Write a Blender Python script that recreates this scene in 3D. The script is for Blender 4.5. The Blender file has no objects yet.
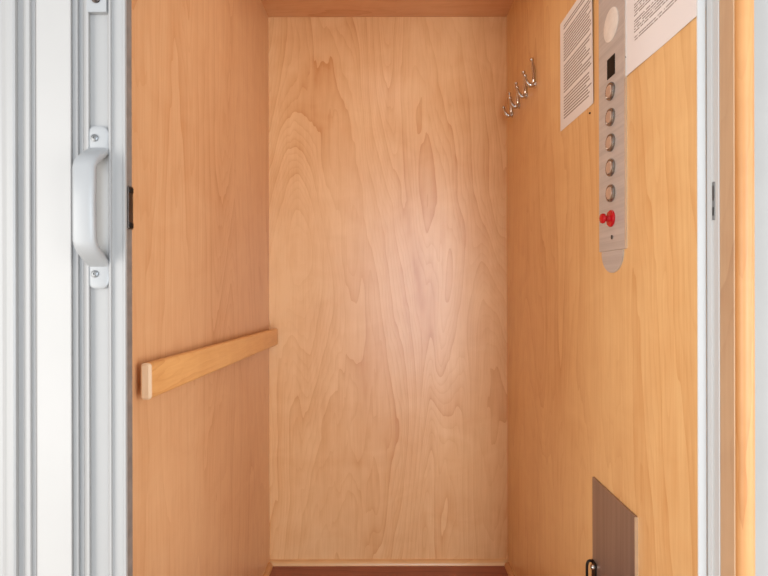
import bpy, bmesh, math
from mathutils import Vector, Matrix

scene = bpy.context.scene
COL = scene.collection
PI = math.pi

# ------------------------------------------------------------------ camera geometry
F = 512.0                    # focal length in pixels (24 mm on 36 mm film, 768 px)
CX, CY = 385.0, 283.0        # where the view axis meets the picture
ZC = 1.108                   # camera height above the car floor
def X(px, d): return (px - CX) * d / F
def Z(py, d): return ZC - (py - CY) * d / F

# car interior
XL, XR = -0.453, 0.4766
YB, YF = 2.0, 0.716
ZT = 2.147

# ------------------------------------------------------------------ helpers
def obj(name, bm, mat, parent=None, smooth=False):
    bmesh.ops.recalc_face_normals(bm, faces=bm.faces)
    me = bpy.data.meshes.new(name)
    bm.to_mesh(me); bm.free()
    if smooth:
        for p in me.polygons: p.use_smooth = True
        try: me.set_sharp_from_angle(angle=math.radians(38))
        except Exception: pass
    me.materials.append(mat)
    o = bpy.data.objects.new(name, me)
    COL.objects.link(o)
    if parent is not None:
        o.parent = parent
        o.matrix_parent_inverse = Matrix.Translation(-parent.location)
    return o

def empty(name, loc, label=None, cat=None, group=None):
    o = bpy.data.objects.new(name, None)
    COL.objects.link(o)
    o.location = loc
    o.empty_display_size = 0.05
    if label: tag(o, label, cat, group)
    return o

def tag(o, label, cat, group=None):
    o['label'] = label; o['category'] = cat
    if group: o['group'] = group
    return o

def struct(o):
    o['kind'] = 'structure'
    return o

def box(bm, x0, x1, y0, y1, z0, z1, bev=0.0, seg=2):
    v = [bm.verts.new((x, y, z)) for x in (x0, x1) for y in (y0, y1) for z in (z0, z1)]
    fs = [(0,1,3,2), (4,6,7,5), (0,4,5,1), (2,3,7,6), (0,2,6,4), (1,5,7,3)]
    faces = [bm.faces.new([v[i] for i in f]) for f in fs]
    if bev > 0:
        es = list({e for f in faces for e in f.edges})
        bmesh.ops.bevel(bm, geom=es, offset=bev, segments=seg, profile=0.5, affect='EDGES')
    return bm

def prism(bm, pts, axis, a0, a1):
    """extrude a closed 2-D outline; axis 'z': pts are (x,y); axis 'x': pts are (y,z); axis 'y': pts are (x,z)"""
    def P(p, a):
        if axis == 'z': return (p[0], p[1], a)
        if axis == 'x': return (a, p[0], p[1])
        return (p[0], a, p[1])
    lo = [bm.verts.new(P(p, a0)) for p in pts]
    hi = [bm.verts.new(P(p, a1)) for p in pts]
    n = len(pts)
    bm.faces.new(lo); bm.faces.new(list(reversed(hi)))
    for i in range(n):
        j = (i + 1) % n
        bm.faces.new((lo[i], lo[j], hi[j], hi[i]))
    return bm

def lathe(bm, prof, origin, axis, n=32):
    """prof: list of (r, h) along axis from origin"""
    ax = Vector(axis).normalized()
    t = Vector((0, 0, 1)) if abs(ax.z) < 0.9 else Vector((0, 1, 0))
    u = ax.cross(t).normalized(); w = ax.cross(u)
    o = Vector(origin)
    rings = []
    for r, h in prof:
        if r < 1e-6:
            rings.append([bm.verts.new(o + ax * h)])
        else:
            rings.append([bm.verts.new(o + ax * h + (u * math.cos(2*PI*k/n) + w * math.sin(2*PI*k/n)) * r) for k in range(n)])
    for a, b in zip(rings, rings[1:]):
        if len(a) == 1 and len(b) == 1: continue
        for k in range(n):
            j = (k + 1) % n
            if len(a) == 1: bm.faces.new((a[0], b[k], b[j]))
            elif len(b) == 1: bm.faces.new((a[k], b[0], a[j]))
            else: bm.faces.new((a[k], b[k], b[j], a[j]))
    if len(rings[0]) > 1: bm.faces.new(rings[0])
    if len(rings[-1]) > 1: bm.faces.new(list(reversed(rings[-1])))
    return bm

def tube(bm, pts, radii, n=14, squash=None):
    """round bar along a path; squash=(axis vector, factor) flattens the section"""
    pts = [Vector(p) for p in pts]
    rings = []
    prev = None
    for i, p in enumerate(pts):
        d = (pts[min(i+1, len(pts)-1)] - pts[max(i-1, 0)]).normalized()
        if prev is None:
            t = Vector((0, 1, 0)) if abs(d.y) < 0.9 else Vector((1, 0, 0))
            u = d.cross(t).normalized()
        else:
            u = (prev - d * prev.dot(d)).normalized()
        prev = u
        w = d.cross(u)
        r = radii[i] if isinstance(radii, (list, tuple)) else radii
        rings.append([bm.verts.new(p + (u * math.cos(2*PI*k/n) + w * math.sin(2*PI*k/n)) * r) for k in range(n)])
    for a, b in zip(rings, rings[1:]):
        for k in range(n):
            j = (k + 1) % n
            bm.faces.new((a[k], b[k], b[j], a[j]))
    bm.faces.new(rings[0]); bm.faces.new(list(reversed(rings[-1])))
    return bm

def bezier(p0, p1, p2, p3, n=10):
    out = []
    for i in range(n + 1):
        t = i / n; s = 1 - t
        out.append(Vector(p0)*s**3 + Vector(p1)*3*s*s*t + Vector(p2)*3*s*t*t + Vector(p3)*t**3)
    return out

def lin(c):
    return tuple(((v/255)/12.92 if v/255 <= 0.04045 else ((v/255+0.055)/1.055)**2.4) for v in c) + (1.0,)

# ------------------------------------------------------------------ materials
def base_mat(name):
    m = bpy.data.materials.new(name); m.use_nodes = True
    nt = m.node_tree
    b = nt.nodes['Principled BSDF']
    return m, nt, b

def N(nt, t, **kw):
    n = nt.nodes.new(t)
    for k, v in kw.items(): setattr(n, k, v)
    return n

def math_node(nt, op, a, b=None, clamp=False):
    n = N(nt, 'ShaderNodeMath', operation=op, use_clamp=clamp)
    for i, v in enumerate((a, b)):
        if v is None: continue
        if isinstance(v, (int, float)): n.inputs[i].default_value = v
        else: nt.links.new(v, n.inputs[i])
    return n.outputs[0]

def ramp(nt, fac, stops):
    r = N(nt, 'ShaderNodeValToRGB')
    e = r.color_ramp.elements
    while len(e) < len(stops): e.new(0.5)
    for el, (p, c) in zip(e, stops):
        el.position = p; el.color = c
    nt.links.new(fac, r.inputs[0])
    return r.outputs[0]

def noise(nt, vec, scale, detail=2.0, rough=0.5, dist=0.0):
    n = N(nt, 'ShaderNodeTexNoise')
    n.inputs['Scale'].default_value = scale
    n.inputs['Detail'].default_value = detail
    n.inputs['Roughness'].default_value = rough
    n.inputs['Distortion'].default_value = dist
    nt.links.new(vec, n.inputs['Vector'])
    return n.outputs[0]

def wood(name, light, dark, across, along, seed=0.0, ring=9.0, ring_amp=0.42, rough=0.32, spec=0.5, scale=1.0, fig=0.5):
    """flat-sawn birch veneer: across / along are object axes 0,1,2"""
    m, nt, b = base_mat(name)
    tc = N(nt, 'ShaderNodeTexCoord')
    sp = N(nt, 'ShaderNodeSeparateXYZ'); nt.links.new(tc.outputs['Object'], sp.inputs[0])
    u, v = sp.outputs[across], sp.outputs[along]
    third = sp.outputs[3 - across - along]
    u = math_node(nt, 'ADD', u, math_node(nt, 'MULTIPLY', third, 0.9))
    def vec(su, sv, w):
        c = N(nt, 'ShaderNodeCombineXYZ')
        nt.links.new(math_node(nt, 'MULTIPLY', u, su*scale), c.inputs[0])
        nt.links.new(math_node(nt, 'MULTIPLY', v, sv*scale), c.inputs[1])
        c.inputs[2].default_value = w
        return c.outputs[0]
    # growth rings cut tangentially: contours of a slow field stretched along the grain
    f1 = noise(nt, vec(3.4, 0.50, seed), 1.0, 1.5, 0.40, 0.4)
    f2 = noise(nt, vec(16.0, 2.6, seed + 7), 1.0, 2.0, 0.5, 0.3)
    fld = math_node(nt, 'ADD', math_node(nt, 'MULTIPLY', f1, ring), math_node(nt, 'MULTIPLY', f2, 0.55))
    fld = math_node(nt, 'ADD', fld, math_node(nt, 'MULTIPLY', u, 3.0*scale))
    saw = math_node(nt, 'FRACT', math_node(nt, 'MULTIPLY', fld, 1.6))
    line = math_node(nt, 'POWER', saw, 3.0)                       # soft rise, sharp late-wood edge
    saw2 = math_node(nt, 'FRACT', math_node(nt, 'MULTIPLY', fld, 6.4))
    thin = math_node(nt, 'POWER', saw2, 4.0)
    fine = noise(nt, vec(230, 7.0, seed + 3), 1.0, 2.0, 0.6)
    mid = noise(nt, vec(38, 2.6, seed + 5), 1.0, 2.0, 0.5, 0.4)
    figure = noise(nt, vec(7.0, 9.0, seed + 9), 1.0, 3.0, 0.5, 1.0)
    broad = noise(nt, vec(2.4, 1.1, seed + 11), 1.0, 1.0, 0.5)
    msk = math_node(nt, 'MULTIPLY', math_node(nt, 'SUBTRACT', broad, 0.15, True), 2.0)
    fac = math_node(nt, 'MULTIPLY', math_node(nt, 'MULTIPLY', line, ring_amp), msk)
    fac = math_node(nt, 'ADD', fac, math_node(nt, 'MULTIPLY', math_node(nt, 'MULTIPLY', thin, ring_amp*0.8), msk))
    def plus(f, x, a, c=0.5):
        return math_node(nt, 'ADD', f, math_node(nt, 'MULTIPLY', math_node(nt, 'SUBTRACT', x, c), a))
    fac = plus(fac, fine, 0.55); fac = plus(fac, mid, 0.42)
    fac = plus(fac, figure, fig); fac = plus(fac, broad, 0.6)
    fac = math_node(nt, 'ADD', fac, 0.22, True)
    colr = ramp(nt, fac, [(0.0, lin(light)), (1.0, lin(dark))])
    nt.links.new(colr, b.inputs['Base Color'])
    b.inputs['Roughness'].default_value = rough
    b.inputs['Specular IOR Level'].default_value = spec
    bp = N(nt, 'ShaderNodeBump'); bp.inputs['Strength'].default_value = 0.04; bp.inputs['Distance'].default_value = 0.002
    nt.links.new(fine, bp.inputs['Height']); nt.links.new(bp.outputs[0], b.inputs['Normal'])
    return m

def plain(name, col, rough=0.5, metal=0.0, spec=0.5, var=0.04, vscale=30.0, stretch=(1, 1, 1), bump=0.0):
    m, nt, b = base_mat(name)
    tc = N(nt, 'ShaderNodeTexCoord')
    mp = N(nt, 'ShaderNodeMapping'); mp.inputs['Scale'].default_value = stretch
    nt.links.new(tc.outputs['Object'], mp.inputs[0])
    n = noise(nt, mp.outputs[0], vscale, 3.0, 0.55)
    lo = lin([max(0, c*(1-var)) for c in col]); hi = lin([min(255, c*(1+var)) for c in col])
    nt.links.new(ramp(nt, n, [(0.3, lo), (0.7, hi)]), b.inputs['Base Color'])
    b.inputs['Roughness'].default_value = rough
    b.inputs['Metallic'].default_value = metal
    b.inputs['Specular IOR Level'].default_value = spec
    if bump:
        bp = N(nt, 'ShaderNodeBump'); bp.inputs['Strength'].default_value = bump; bp.inputs['Distance'].default_value = 0.001
        nt.links.new(n, bp.inputs['Height']); nt.links.new(bp.outputs[0], b.inputs['Normal'])
    return m

BL, BD = (236, 189, 136), (208, 144, 86)
M_back = wood('birch_back', BL, BD, 0, 2, 1.0)
M_left = wood('birch_left', (232, 190, 146), (204, 146, 96), 1, 2, 4.3, ring=6.0, ring_amp=0.30)
M_right = wood('birch_right', (238, 199, 142), (208, 150, 90), 1, 2, 8.7, ring=6.0, ring_amp=0.30)
M_ceil = wood('birch_ceiling', (228, 178, 130), (200, 136, 88), 1, 0, 2.2, ring=6.0, ring_amp=0.3)
M_rail = wood('rail_wood', (240, 192, 126), (214, 152, 90), 2, 1, 6.1, ring=5.0, ring_amp=0.3, scale=1.6, rough=0.42)
M_railend = wood('rail_end_grain', (246, 224, 196), (226, 190, 152), 0, 2, 3.1, ring=4.0, ring_amp=0.2, scale=2.0, rough=0.6)
M_mould = wood('moulding_wood', (232, 186, 130), (190, 134, 84), 2, 0, 5.0, ring=5.0, ring_amp=0.3)
M_floor = wood('floor_wood', (164, 98, 74), (112, 60, 46), 1, 0, 9.4, ring=8.0, ring_amp=0.5, rough=0.45)
M_casing = wood('casing_wood', (200, 146, 92), (170, 112, 60), 0, 2, 7.7, ring=5.0, ring_amp=0.3, rough=0.45, scale=1.6)
M_jambwood = wood('jamb_wood', (196, 164, 130), (168, 130, 98), 1, 2, 3.7, ring=5.0, ring_amp=0.2, rough=0.5)
M_white = plain('white_panel', (160, 158, 156), 0.45, var=0.008, vscale=8)
M_grey = plain('grey_profile', (150, 149, 148), 0.42, var=0.015, vscale=20, stretch=(1, 1, .05))
M_greyd = plain('hinge_rubber', (150, 149, 148), 0.55, var=0.02, vscale=20, stretch=(1, 1, .05))
M_handle = plain('handle_plastic', (148, 149, 150), 0.36, var=0.012, vscale=14)
M_taupe = plain('taupe_edge', (118, 106, 98), 0.8, var=0.08, vscale=60)
M_dark = plain('dark_metal', (62, 52, 46), 0.35, 0.7, var=0.15, vscale=80)
M_black = plain('black_plastic', (16, 15, 15), 0.5, spec=0.15, var=0.1, vscale=60)
M_blackmetal = plain('black_metal', (48, 44, 42), 0.32, 0.85, var=0.15, vscale=60)
M_screw = plain('screw_steel', (120, 121, 122), 0.35, 0.6, var=0.05, vscale=90)
M_steel = plain('brushed_steel', (198, 194, 191), 0.42, 0.22, var=0.05, vscale=14, stretch=(1, .15, 10), bump=0.02)
M_steelbev = plain('steel_edge', (228, 226, 222), 0.3, 0.8, var=0.02)
M_hatch = plain('hatch_steel', (160, 142, 132), 0.34, 0.6, var=0.06, vscale=10, stretch=(1, 8, .2), bump=0.02)
M_chrome = plain('chrome', (208, 202, 196), 0.12, 1.0, var=0.01)
M_ring = plain('button_ring', (150, 140, 132), 0.22, 0.8, var=0.03)
M_buttoncap = plain('button_cap', (206, 186, 172), 0.3, 0.5, var=0.03)
M_lens = plain('frosted_lens', (232, 226, 218), 0.5, var=0.03, vscale=50)
M_red = plain('red_plastic', (196, 14, 28), 0.25, var=0.05, vscale=40)
M_alu = plain('jamb_aluminium', (192, 191, 189), 0.42, 0.0, var=0.01, stretch=(1, 1, .05))
M_alub = plain('jamb_channel', (196, 198, 199), 0.4, 0.0, var=0.02, vscale=30, stretch=(1, 1, .05))
M_plaster = plain('white_plaster', (154, 153, 151), 0.8, var=0.012, vscale=12, bump=0.03)
M_landing = plain('landing_floor', (176, 160, 142), 0.5, var=0.06, vscale=6)

def paper_mat(name, rows, cols, m_l, m_r, m_b, m_t, seed, ink=(118, 110, 108), gaps=3.0, dens=0.42, sheet=(236, 226, 220)):
    m, nt, b = base_mat(name)
    uv = N(nt, 'ShaderNodeUVMap'); uv.uv_map = 'sheet'
    sp = N(nt, 'ShaderNodeSeparateXYZ'); nt.links.new(uv.outputs[0], sp.inputs[0])
    u, v = sp.outputs[0], sp.outputs[1]
    rowf = math_node(nt, 'MULTIPLY', v, rows)
    row = math_node(nt, 'FLOOR', rowf)
    fr = math_node(nt, 'FRACT', rowf)
    inrow = math_node(nt, 'MULTIPLY', math_node(nt, 'GREATER_THAN', fr, 0.28), math_node(nt, 'LESS_THAN', fr, 0.78))
    c = N(nt, 'ShaderNodeCombineXYZ')
    nt.links.new(math_node(nt, 'MULTIPLY', u, cols), c.inputs[0]); nt.links.new(math_node(nt, 'MULTIPLY', row, 7.31), c.inputs[1])
    c.inputs[2].default_value = seed
    word = math_node(nt, 'GREATER_THAN', noise(nt, c.outputs[0], 1.0, 2.0, 0.7), dens)
    # line lengths and blank rows between paragraphs
    c2 = N(nt, 'ShaderNodeCombineXYZ'); nt.links.new(math_node(nt, 'MULTIPLY', row, 3.77), c2.inputs[1]); c2.inputs[2].default_value = seed + 2
    ln = noise(nt, c2.outputs[0], 1.0, 1.0)
    short = math_node(nt, 'LESS_THAN', u, math_node(nt, 'ADD', math_node(nt, 'MULTIPLY', ln, 1.2), 0.30))
    blank = math_node(nt, 'GREATER_THAN', math_node(nt, 'FRACT', math_node(nt, 'DIVIDE', math_node(nt, 'ADD', row, 0.5), gaps)), 0.9/gaps)
    k = math_node(nt, 'MULTIPLY', inrow, word)
    k = math_node(nt, 'MULTIPLY', k, short); k = math_node(nt, 'MULTIPLY', k, blank)
    for s, op, t in ((u, 'GREATER_THAN', m_l), (u, 'LESS_THAN', 1-m_r), (v, 'GREATER_THAN', m_b), (v, 'LESS_THAN', 1-m_t)):
        k = math_node(nt, 'MULTIPLY', k, math_node(nt, op, s, t))
    nt.links.new(ramp(nt, k, [(0.0, lin(sheet)), (1.0, lin(ink))]), b.inputs['Base Color'])
    b.inputs['Roughness'].default_value = 0.55
    return m

M_paperA = paper_mat('printed_notice', 38, 34, 0.12, 0.05, 0.08, 0.05, 1.0, gaps=11.0, dens=0.32, ink=(150, 142, 138), sheet=(236, 234, 234))
M_paperB = paper_mat('printed_certificate', 58, 44, 0.16, 0.10, 0.17, 0.05, 5.0, gaps=6.0, dens=0.42, ink=(150, 142, 139), sheet=(236, 234, 235))

# ------------------------------------------------------------------ room shell (car)
T = 0.018
def wallbox(name, a, mat):
    return struct(obj(name, box(bmesh.new(), *a), mat))
wallbox('wall_back', (XL - T, XR + T, YB, YB + T, 0, ZT), M_back)
wallbox('wall_left', (XL - T, XL, YF, YB, 0, ZT), M_left)
wallbox('wall_right', (XR, XR + T, YF, YB, 0, ZT), M_right)
wallbox('ceiling', (XL - T, XR + T, YF, YB + T, ZT, ZT + T), M_ceil)
wallbox('floor', (XL - T, XR + T, YF, YB + T, -0.03, 0.012), M_floor)

# quarter-round mouldings at the floor
def quarter(n=7, r=0.018, h=0.017, z=0.012):
    return [(0, z)] + [(r*math.cos(a*PI/2/n), z + h*math.sin(a*PI/2/n)) for a in range(n+1)]
q = quarter()
bm = prism(bmesh.new(), [(YB - a, b) for a, b in q], 'x', XL, XR)
struct(obj('baseboard_back', bm, M_mould, smooth=True))
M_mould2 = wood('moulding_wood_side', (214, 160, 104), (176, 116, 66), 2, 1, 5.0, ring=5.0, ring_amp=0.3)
bm = prism(bmesh.new(), [(XL + a, b) for a, b in q], 'y', YF, YB - 0.0225)
struct(obj('baseboard_left', bm, M_mould2, smooth=True))
bm = prism(bmesh.new(), [(XR - a, b) for a, b in q], 'y', YF, YB - 0.0225)
struct(obj('baseboard_right', bm, M_mould2, smooth=True))

# ------------------------------------------------------------------ landing: wall with the opening, frame, casing
OL, OR, OT = -0.480, 0.4402, 1.97      # clear opening
def landing_wall():
    bm = bmesh.new()
    y0, y1 = 0.660, 0.712
    box(bm, OR + 0.026, 2.2, y0, y1, 0, 2.6)
    box(bm, -2.2, OL - 0.026, y0, y1, 0, 2.6)
    box(bm, OL - 0.026, OR + 0.026, y0, y1, OT + 0.026, 2.6)
    return bm
struct(obj('wall_front', landing_wall(), M_plaster))
struct(obj('floor_landing', box(bmesh.new(), -2.2, 2.2, -4.0, 0.712, -0.03, 0.0), M_landing))

# wooden jamb and rounded casing, right side then left and top
def casing_section(s, xo):
    """half-round casing outline in (x,y); s=+1 grows to +x from the edge xo"""
    w, d = 0.0222, 0.012
    pts = [(0.0005, 0.660), (0.0005, 0.6445)]
    for k in range(9):
        a = PI - k*PI/8
        pts.append((w/2 + w/2*math.cos(a)*0.96, 0.6430 - d*0.8*math.sin(a)))
    pts += [(w, 0.6445), (w, 0.660)]
    return [(xo + s*p[0], p[1]) for p in pts]
t = struct(obj('trim_1', prism(bmesh.new(), casing_section(1, OR + 0.0005), 'z', 0.0, OT + 0.02), M_casing, smooth=True))
obj('jamb_board', box(bmesh.new(), OR, OR + 0.0255, 0.6455, 0.6735, 0.0, OT, 0.0006, 1), M_jambwood, t)
t = struct(obj('trim_2', prism(bmesh.new(), casing_section(-1, OL - 0.0005), 'z', 0.0, OT + 0.02), M_casing, smooth=True))
obj('jamb_board', box(bmesh.new(), OL - 0.0255, OL, 0.6455, 0.6735, 0.0, OT, 0.0006, 1), M_jambwood, t)
M_casing_h = wood('casing_wood_top', (200, 146, 92), (170, 112, 60), 2, 0, 7.7, ring=5.0, ring_amp=0.3, rough=0.45, scale=1.6)
struct(obj('trim_3', box(bmesh.new(), OL - 0.019, OR + 0.019, 0.632, 0.660, OT + 0.021, OT + 0.040, 0.004, 3), M_casing_h, smooth=True))

# aluminium channel on the closing side: lip that faces out, ribbed side, strike plate
ax = OR
lip = [(X(697.8, .700), .7000), (X(705.6, .700), .7000), (X(706.3, .700), .7012), (OR - 0.0002, .7012), (OR - 0.0002, .712), (X(699.5, .712), .712)]
lip[0] = (lip[0][0], .7012); lip.insert(1, (X(698.2, .700), .7000))
t = struct(obj('trim_4', prism(bmesh.new(), lip, 'z', 0.0, OT), M_alu))
side = [(OR + 0.0014, .7033), (OR + 0.0014, .7005), (OR, .6995), (OR, .6905), (OR + 0.0022, .6890), (OR + 0.0022, .6835), (OR, .6822), (OR - 0.0006, .6745), (OR, .6738),
        (OR + 0.0255, .6738), (OR + 0.0255, .7033)]
obj('channel', prism(bmesh.new(), side, 'z', 0.0, OT), M_alub, t)
zs0, zs1 = Z(221, .69), Z(183, .69)
sp_ = obj('strike_plate', box(bmesh.new(), OR + 0.0000, OR + 0.0021, .6840, .6890, zs0, zs1, 0.0004, 1), M_screw, t)
obj('latch_slot', box(bmesh.new(), OR - 0.0003, OR + 0.0004, .6850, .6880, zs0 + .006, zs0 + .017), M_black, sp_)
obj('latch_slot', box(bmesh.new(), OR - 0.0003, OR + 0.0004, .6850, .6880, zs0 + .026, zs0 + .046), M_dark, sp_)

# ------------------------------------------------------------------ folding door on the left, gathered open
DB = 1.955
door = empty('door_1', (X(98, .6), .605, 0.008)); struct(door)
def outline(front, back):
    pts = [(X(p, d), d) for p, d in front]
    pts += [(pts[-1][0], back), (pts[0][0], back)]
    return pts
# left leaf: ribbed hinge profile
leaf = [(-6, .608), (2.5, .607), (4.5, .603), (7, .6005), (10, .5993), (13, .5993), (15.5, .6005), (17.2, .6035), (18.6, .6068), (23.6, .6068), (24.9, .6045), (26.3, .6030),
        (29.6, .6030), (31.0, .6045), (32, .607), (35.6, .607)]
obj('hinge_profile', prism(bmesh.new(), outline(leaf, .624), 'z', .008, DB), M_grey, door)
pan = [(36.0, .6075), (36.8, .605), (37.6, .604), (70.6, .602), (71.6, .603), (72.2, .606)]
obj('door_panel', prism(bmesh.new(), outline(pan, .620), 'z', .008, DB), M_white, door)
hin = [(72.3, .608), (73.2, .6065), (78.0, .6065), (79.2, .6085), (80.0, .610), (83.6, .610)]
obj('hinge_strip', prism(bmesh.new(), outline(hin, .622), 'z', .008, DB), M_greyd, door)
sti = [(83.8, .611), (84.6, .602), (86.0, .5955), (87.2, .594), (88.6, .594), (89.6, .5955), (90.6, .600), (108.0, .600), (108.8, .5955), (109.6, .594), (110.8, .594),
       (111.6, .5955), (112.4, .5975), (122.6, .5975), (123.6, .5962), (125.2, .5962), (126.0, .5972)]
so = [(X(p, d), d) for p, d in sti]
so += [(so[-1][0], .6000), (so[-1][0] - .006, .6000), (so[-1][0] - .006, .6055), (so[0][0], .6115)]
obj('stile', prism(bmesh.new(), so, 'z', .008, DB), M_grey, door)
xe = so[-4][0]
side_strip = obj('taupe_edge_strip', box(bmesh.new(), xe - 0.0056, xe - 0.0004, .6002, .6125, .008, DB), M_taupe, door)  # taupe strip along the side edge of the stile
zl0, zl1 = Z(229, .61), Z(186.5, .61)
lt = obj('latch_plate', box(bmesh.new(), xe - 0.003, xe + 0.0016, .6010, .6118, zl0, zl1, 0.0008, 2), M_dark, door)
for za, zb in ((zl0 + .0015, zl0 + .008), (zl1 - .008, zl1 - .0015)):
    obj('latch_bolt', box(bmesh.new(), xe + 0.0010, xe + 0.0024, .6016, .6112, za, zb, 0.0006, 1), M_black, lt)

# pull handle: rounded bar swept in the y-z plane with two flat feet
def sweep_handle(x0, stations, n=20):
    bm = bmesh.new()
    rings = []
    P = [Vector((0, s[0], s[1])) for s in stations]
    for i, s in enumerate(stations):
        d = (P[min(i+1, len(P)-1)] - P[max(i-1, 0)]).normalized()
        nrm = Vector((0, -d.z, d.y))
        if nrm.y > 0: nrm = -nrm
        w, th = s[2]/2, s[3]/2
        ring = []
        for k in range(n):
            a = 2*PI*k/n
            ca, sa = math.cos(a), math.sin(a)
            e = 0.62
            cx = math.copysign(abs(ca)**e, ca)*w; cn = math.copysign(abs(sa)**e, sa)*th
            ring.append(bm.verts.new(Vector((x0 + cx, 0, 0)) + P[i] + nrm*cn))
        rings.append(ring)
    for a, b in zip(rings, rings[1:]):
        for k in range(n):
            j = (k+1) % n
            bm.faces.new((a[k], b[k], b[j], a[j]))
    bm.faces.new(rings[0]); bm.faces.new(list(reversed(rings[-1])))
    return bm
hx = X(99.2, .598)
zt, zb = Z(126.0, .596), Z(287.5, .596)
yf = .5978
st = [(yf, zt, .014, .0035), (yf-.0004, zt-.0014, .019, .0045), (yf-.0005, zt-.004, .0230, .005), (yf-.0005, zt-.009, .0260, .005), (yf-.0005, zt-.025, .0262, .005), (yf-.003, zt-.0295, .0262, .008),
      (yf-.009, zt-.034, .0260, .010), (yf-.018, zt-.0405, .0258, .0105), (yf-.0245, zt-.046, .0255, .0105), (yf-.0285, zt-.053, .0250, .0105)]
mid = (zt + zb)/2
st2 = [(y, 2*mid - z, w, th) for y, z, w, th in reversed(st)]
hd = obj('pull_handle', sweep_handle(hx, st + [(yf-.0290, mid, .0245, .0105)] + st2), M_handle, door, smooth=True)
hd['label'] = 'grey plastic pull handle'
for z in (zt - .0135, zb + .0165):
    bm = lathe(bmesh.new(), [(.0042, 0), (.0042, .0014), (.0030, .0022), (.0012, .0022), (.0009, .0012), (0, .0012)], (hx - .003, yf - .0027, z), (0, -1, 0), 20)
    obj('screw', bm, M_screw, hd, smooth=True)
# the lower end of a second cover higher up the stile
zc0 = Z(11.5, .594)
bm = bmesh.new()
pts = []
for k in range(7):
    a = PI + k*PI/2/6
    pts.append((hx - .0085 + .003*math.cos(a), zc0 + .003 + .003*math.sin(a)))
pts += [(hx + .0112, zc0), (hx + .0112, zc0 + .19), (hx - .0115, zc0 + .19)]
prism(bm, pts, 'y', .5935, .6002)
cv = obj('cover_plate', bm, M_handle, door)
bm = lathe(bmesh.new(), [(.0048, 0), (.0048, .0016), (.0034, .0026), (.0014, .0026), (.001, .001), (0, .001)], (hx - .0005, .5936, Z(-1.5, .5935)), (0, -1, 0), 20)
obj('screw', bm, M_dark, cv, smooth=True)

# ------------------------------------------------------------------ handrail
# measured: near end .923 m away, far end against the back wall, slightly lower at the back
y0, y1 = .9225, 1.985
zt0, zb0 = ZC - 79.7*.9225/F, ZC - 116.3*.9225/F
zt1, zb1 = ZC - 45.7*1.975/F, ZC - 62*1.975/F
xf, xb = -.4185, -.4405
def XFR(tt): return -.4218 + .0055*tt
rail = empty('handrail', (xb, (y0+y1)/2, (zb0+zb1)/2), 'flat wooden handrail with pale rounded near end on the left wall', 'handrail')
def rail_ring(bm, y, zb, zt, n=5, inset=0.0):
    r = 0.0065
    xf = XFR((y - y0)/(y1 - y0))
    pts = []
    for (cx, cz, a0) in ((xf - r, zt - r, 0), (xb + r, zt - r, PI/2), (xb + r, zb + r, PI), (xf - r, zb + r, 1.5*PI)):
        for k in range(n + 1):
            a = a0 + k*PI/2/n
            pts.append((cx + (r - inset)*math.cos(a), cz + (r - inset)*math.sin(a)))
    return [bm.verts.new((p[0], y, p[1])) for p in pts]
def rail_mesh(ya, yb, capa, capb):
    bm = bmesh.new()
    rings = []
    stations = [ya + (yb-ya)*k/6 for k in range(7)]
    for i, y in enumerate(stations):
        tt = (y - y0)/(y1 - y0)
        rings.append(rail_ring(bm, y, zb0 + (zb1-zb0)*tt, zt0 + (zt1-zt0)*tt))
    if capa:
        tt = 0
        rings.insert(0, rail_ring(bm, ya - .003, zb0, zt0, inset=.0035))
    for a, b in zip(rings, rings[1:]):
        n = len(a)
        for k in range(n):
            j = (k+1) % n
            bm.faces.new((a[k], b[k], b[j], a[j]))
    bm.faces.new(rings[0]); bm.faces.new(list(reversed(rings[-1])))
    return bm
obj('rail_bar', rail_mesh(y0 + .004, y1, False, True), M_rail, rail, smooth=True)
e = obj('rail_end', rail_mesh(y0, y0 + .0038, True, False), M_railend, rail, smooth=True); e['label'] = 'pale bare wood end face'
for yy in (1.12, 1.80):
    zz = (zt0+zb0)/2 + ((zt1+zb1)/2 - (zt0+zb0)/2)*(yy - y0)/(y1 - y0)
    obj('spacer', lathe(bmesh.new(), [(.012, 0), (.012, abs(XL - xb) + .0002)], (XL, yy, zz), (1, 0, 0), 20), M_rail, rail, smooth=True)

# ------------------------------------------------------------------ coat hooks on the right wall
HL = ['chrome coat hook nearest the paper notices, first of the row of four', 'chrome coat hook second from the paper notices on the wood wall',
      'chrome coat hook second from the back corner of the wood wall', 'chrome coat hook closest to the back corner of the wood wall']
def make_hook(y, z):
    h = empty('coat_hook', (XR, y, z), HL[0], 'coat hook', 'chrome coat hooks in a row')
    bm = bmesh.new()
    # rose screwed to the wall
    lathe(bm, [(.011, 0), (.011, .002), (.009, .0035), (.0055, .0045), (0, .0045)], (XR, y, z + .002), (-1, 0, 0), 24)
    obj('rose', bm, M_chrome, h, smooth=True)
    bm = bmesh.new()
    a = bezier((XR - .012, y, z + .080), (XR - .008, y, z + .060), (XR - .004, y, z + .035), (XR - .0045, y, z + .016), 8)
    b = bezier((XR - .0045, y, z + .016), (XR - .005, y, z - .004), (XR - .018, y, z - .006), (XR - .027, y, z + .010), 9)
    c = bezier((XR - .027, y, z + .010), (XR - .030, y, z + .016), (XR - .032, y, z + .022), (XR - .034, y, z + .030), 4)
    path = a + b[1:] + c[1:]
    n = len(path)
    rad = [.0040 + .0034*math.sin(PI*min(1, i/(n-1)*1.02)) for i in range(n)]
    tube(bm, path, rad, 14)
    obj('prong', bm, M_chrome, h, smooth=True)
    for p in (path[0], path[-1]):
        bm = bmesh.new()
        bmesh.ops.create_uvsphere(bm, u_segments=18, v_segments=12, radius=.0066, matrix=Matrix.Translation(p))
        obj('knob', bm, M_chrome, h, smooth=True)
    return h
hz = ZC + .623
hook = make_hook(1.615, hz)
hooks = [hook]
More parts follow.
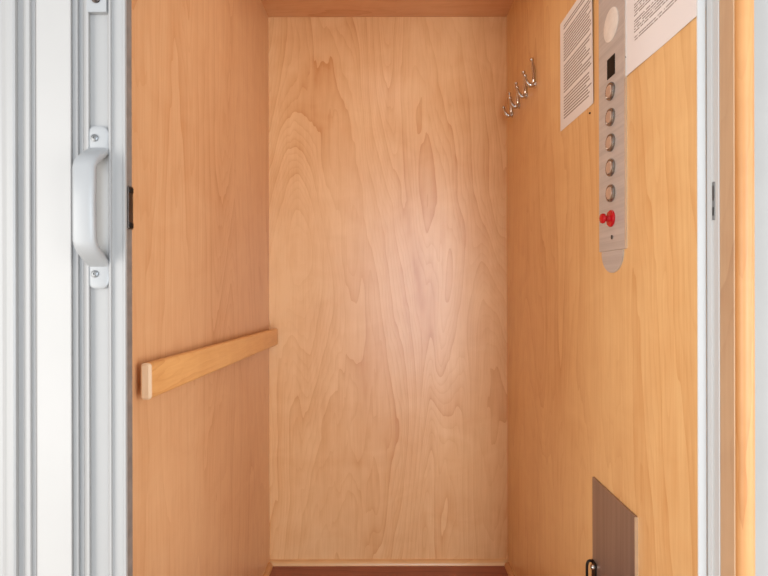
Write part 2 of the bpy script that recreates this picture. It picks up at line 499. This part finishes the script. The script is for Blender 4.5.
for k in (1, 2, 3):
    c = hook.copy(); COL.objects.link(c)
    c.location = (XR, 1.615 + k*.097, hz)
    c['label'] = HL[k]
    for ch in hook.children:
        d = ch.copy(); COL.objects.link(d); d.parent = c
        d.matrix_parent_inverse = hook.children[0].matrix_parent_inverse.copy()
    hooks.append(c)

# ------------------------------------------------------------------ paper notices
def sheet(y_far, y_near, z0, z1, lift, nu=24, nv=16, th=.0005):
    """paper on the right wall; lift(u,v) is how far it stands off the wall; u runs from far (0) to near (1)"""
    bm = bmesh.new()
    uvl = bm.loops.layers.uv.new('sheet')
    g = [[None]*(nv+1) for _ in range(nu+1)]; gb = [[None]*(nv+1) for _ in range(nu+1)]
    for i in range(nu+1):
        for j in range(nv+1):
            u, v = i/nu, j/nv
            y = y_far + (y_near - y_far)*u; z = z0 + (z1 - z0)*v
            l = lift(u, v)
            g[i][j] = bm.verts.new((XR - l - th, y, z)); gb[i][j] = bm.verts.new((XR - l, y, z))
    def quad(a, b, c, d, uvs):
        f = bm.faces.new((a, b, c, d))
        for lp, q in zip(f.loops, uvs): lp[uvl].uv = q
    for i in range(nu):
        for j in range(nv):
            uv = [(i/nu, j/nv), ((i+1)/nu, j/nv), ((i+1)/nu, (j+1)/nv), (i/nu, (j+1)/nv)]
            quad(g[i][j], g[i+1][j], g[i+1][j+1], g[i][j+1], uv)
            quad(gb[i][j], gb[i][j+1], gb[i+1][j+1], gb[i+1][j], [(0, 0)]*4)
    for i in range(nu):
        quad(g[i][0], gb[i][0], gb[i+1][0], g[i+1][0], [(0, 0)]*4)
        quad(g[i][nv], g[i+1][nv], gb[i+1][nv], gb[i][nv], [(0, 0)]*4)
    for j in range(nv):
        quad(g[0][j], g[0][j+1], gb[0][j+1], gb[0][j], [(0, 0)]*4)
        quad(g[nu][j], gb[nu][j], gb[nu][j+1], g[nu][j+1], [(0, 0)]*4)
    return bm
bm = sheet(1.386, 1.164, Z(132, 1.386), Z(132, 1.386) + .290, lambda u, v: .0004 + .0045*max(0, (u-.85)/.15)**2*(.35 + .65*v))
p1 = tag(obj('paper_notice', bm, M_paperA, smooth=True), 'upright printed paper notice with curling edge, between coat hooks and steel button panel', 'notice')
bm = sheet(1.0165, .745, Z(79, 1.0165), Z(79, 1.0165) + .30, lambda u, v: .0004 + .0012*(math.sin(u*9 + v*2)*.5 + .5))
p2 = tag(obj('paper_notice', bm, M_paperB, smooth=True), 'wide printed paper notice on the wall between steel button panel and white door frame', 'notice')
pin = lathe(bmesh.new(), [(.0022, 0), (.0022, .001), (.0012, .002), (0, .002)], (XR - .002, X(1, 1) and 1.008, Z(58, 1.008)), (-1, 0, 0), 12)
obj('pin', pin, M_dark, p2, smooth=True)
pin = lathe(bmesh.new(), [(.0024, -.001), (.0024, .0015), (.0012, .003), (0, .003)], (XR, 1.187, Z(113.5, 1.187)), (-1, 0, 0), 12)
tag(obj('nail', pin, M_dark, smooth=True), 'tiny dark nail head in the wood just below the curling notice', 'nail')

# ------------------------------------------------------------------ control panel
yc, hw = 1.070, .0615
xp = XR - .0035
cp = empty('control_panel', (XR, yc, Z(270, 1.08)), 'tall brushed steel elevator button panel with red stop knob', 'control panel')
zm = Z(251, 1.07); ztop = zm + .70
bm = box(bmesh.new(), xp, XR + .001, yc - hw, yc + hw, zm, ztop, .0012, 2)
obj('face_plate', bm, M_steel, cp)
def tab(z0, h, s):
    pts = [(yc - .050, z0)]
    n = 20
    for k in range(n + 1):
        a = PI + k*PI/n
        pts.append((yc + .050*math.cos(a), z0 + s*(.004 + (h-.004)*abs(math.sin(a))) if 0 < k < n else z0 + s*.004))
    pts.append((yc + .050, z0))
    return pts
obj('end_tab', prism(bmesh.new(), tab(zm - .0004, .046, -1), 'x', XR - .0025, XR), M_steel, cp)
obj('end_tab', prism(bmesh.new(), tab(ztop + .0004, .042, 1), 'x', XR - .0025, XR), M_steel, cp)
obj('edge_strip', box(bmesh.new(), XR - .0045, XR, yc - hw - .0022, yc - hw - .0002, zm + .001, ztop), M_steelbev, cp)
yb_ = 1.069
lens = lathe(bmesh.new(), [(.0335, 0), (.0335, .0012), (.032, .0018), (0, .0018)], (xp, yb_, Z(27.5, 1.078)), (-1, 0, 0), 40)
l = obj('speaker_disc', lens, M_lens, cp, smooth=True); l['label'] = 'pale round disc'
d = obj('floor_display', box(bmesh.new(), xp - .0010, xp + .0005, yb_ - .018, yb_ + .018, Z(79.5, 1.08), Z(59.5, 1.08), .0006, 1), M_black, cp)
d['label'] = 'black display window'
for py in (93.5, 119, 144.3, 169, 194.5):
    z = Z(py, 1.078)
    ring = lathe(bmesh.new(), [(.0185, 0), (.0185, .003), (.0172, .0052), (.0150, .0056), (.0138, .0045), (.0136, .001), (0, .001)], (xp, yb_, z), (-1, 0, 0), 36)
    r = obj('button', ring, M_ring, cp, smooth=True)
    cap = lathe(bmesh.new(), [(.0130, 0), (.0130, .0042), (.0120, .0052), (.006, .0056), (0, .0057)], (xp - .0012, yb_, z), (-1, 0, 0), 32)
    obj('button_cap', cap, M_buttoncap, r, smooth=True)
z = Z(219.5, 1.078)
kn = lathe(bmesh.new(), [(.0175, 0), (.0175, .003), (.0160, .0045), (.0075, .0055), (.0058, .009), (.0058, .0115), (.0075, .0135), (.0102, .0155), (.0108, .0185), (.0095, .0215), (.005, .0232), (0, .0234)],
           (xp, yb_, z), (-1, 0, 0), 32)
k = obj('stop_knob', kn, M_red, cp, smooth=True); k['label'] = 'red pull-out stop knob'
kh = lathe(bmesh.new(), [(.0045, 0), (.0045, .0010), (.0035, .0014), (0, .0014)], (xp, yb_ - .003, Z(238, 1.074)), (-1, 0, 0), 20)
k = obj('key_lock', kh, M_screw, cp, smooth=True)
obj('key_slot', box(bmesh.new(), xp - .0019, xp - .0012, yb_ - .0040, yb_ - .0018, Z(240, 1.074), Z(236, 1.074)), M_black, k)

# ------------------------------------------------------------------ steel hatch low on the right wall
yh0, yh1 = .968, 1.168
zh = Z(477, 1.168)
hatch = empty('access_hatch', (XR, (yh0+yh1)/2, .20), 'plain steel access hatch low on the right wall, with black ring latch', 'hatch')
obj('cover', box(bmesh.new(), XR - .005, XR + .001, yh0, yh1, .20, zh, .0012, 2), M_hatch, hatch)
obj('edge_strip', box(bmesh.new(), XR - .006, XR, yh0 - .0018, yh0 - .0003, .20, zh - .001), M_steelbev, hatch)
bm = bmesh.new()
zl = Z(557, 1.168)
yl = yh1 - .004
box(bm, XR - .0075, XR - .0049, yl - .020, yl + .003, zl - .085, zl - .004, .001, 2)
lat = obj('latch', bm, M_blackmetal, hatch); lat['label'] = 'black metal latch'
loop = bezier((XR - .006, yl, zl - .010), (XR - .012, yl, zl - .004), (XR - .019, yl, zl - .006), (XR - .019, yl, zl - .022), 8)
loop += bezier((XR - .019, yl, zl - .022), (XR - .019, yl, zl - .045), (XR - .019, yl, zl - .060), (XR - .019, yl, zl - .066), 5)[1:]
loop += bezier((XR - .019, yl, zl - .066), (XR - .019, yl, zl - .080), (XR - .012, yl, zl - .082), (XR - .006, yl, zl - .078), 8)[1:]
obj('latch_ring', tube(bmesh.new(), loop, .0030, 12), M_blackmetal, lat, smooth=True)
obj('latch_knob', lathe(bmesh.new(), [(.006, 0), (.006, .004), (.0045, .006), (0, .0065)], (XR - .0073, yl - .010, zl - .016), (-1, 0, 0), 20), M_chrome, lat, smooth=True)

# ------------------------------------------------------------------ light: daylight from the room in front of the lift, and added side fills
w = bpy.data.worlds.new('World'); scene.world = w; w.use_nodes = True
bg = w.node_tree.nodes['Background']
bg.inputs[0].default_value = (0.98, 0.985, 1.0, 1); bg.inputs[1].default_value = 0.68
def area(name, loc, target, sx, sy, power, col):
    l = bpy.data.lights.new(name, 'AREA'); l.shape = 'RECTANGLE'; l.size = sx; l.size_y = sy
    l.energy = power; l.color = col
    o = bpy.data.objects.new(name, l); COL.objects.link(o)
    o.location = loc
    o.rotation_euler = (Vector(target) - Vector(loc)).to_track_quat('-Z', 'Y').to_euler()
    return o
area('window_daylight', (0.48, -2.3, 1.05), (0.48, 2.0, 1.05), 0.8, 2.0, 73, (0.78, 0.89, 1.0))
area('fill_light_west', (-1.7, -0.55, 0.85), (0.2, 1.1, 0.75), 1.2, 1.7, 38, (1.0, 0.97, 0.92))  # added fill from the left, brightens the right car wall
area('fill_light_east', (1.7, -0.55, 0.85), (-0.2, 1.1, 0.75), 1.2, 1.7, 28, (1.0, 0.97, 0.92))  # added fill from the right, brightens the left car wall
# added out-of-view lamp to brighten the car: round opal fitting on the ceiling
lamp = empty('added_ceiling_lamp', (0.01, 1.30, ZT), 'added round white ceiling lamp inside the lift, unseen, brightening its walls', 'lamp')
obj('added_lamp_rim', lathe(bmesh.new(), [(.155, -.001), (.155, .020), (.150, .026), (.142, .026), (.140, .006), (0, .006)], (0.01, 1.30, ZT), (0, 0, -1), 48), M_grey, lamp, smooth=True)
lm, lnt, lb = base_mat('added_lamp_glass')
lb.inputs['Base Color'].default_value = (.9, .9, .88, 1); lb.inputs['Roughness'].default_value = .4
lb.inputs['Emission Color'].default_value = (1.0, .90, .78, 1); lb.inputs['Emission Strength'].default_value = 6.0
obj('added_lamp_glass', lathe(bmesh.new(), [(.1395, .010), (.132, .030), (.110, .044), (.07, .054), (.03, .058), (0, .0585)], (0.01, 1.30, ZT), (0, 0, -1), 48), lm, lamp, smooth=True)

# ------------------------------------------------------------------ camera
cam = bpy.data.cameras.new('camera'); cam.lens = 24.0; cam.sensor_width = 36.0; cam.sensor_fit = 'HORIZONTAL'
cam.clip_start = 0.02
cam.shift_x = -1.0/768; cam.shift_y = -5.0/768
cam.dof.use_dof = True; cam.dof.focus_distance = 1.5; cam.dof.aperture_fstop = 13.0
co = bpy.data.objects.new('camera', cam); COL.objects.link(co)
co.location = (0, 0, ZC)
co.rotation_euler = (PI/2, math.radians(0.12), 0)
scene.camera = co

vs = scene.view_settings
scene.display_settings.display_device = 'sRGB'
vs.view_transform = 'Standard'; vs.look = 'None'; vs.exposure = 0.15; vs.gamma = 1.0; vs.use_curve_mapping = False
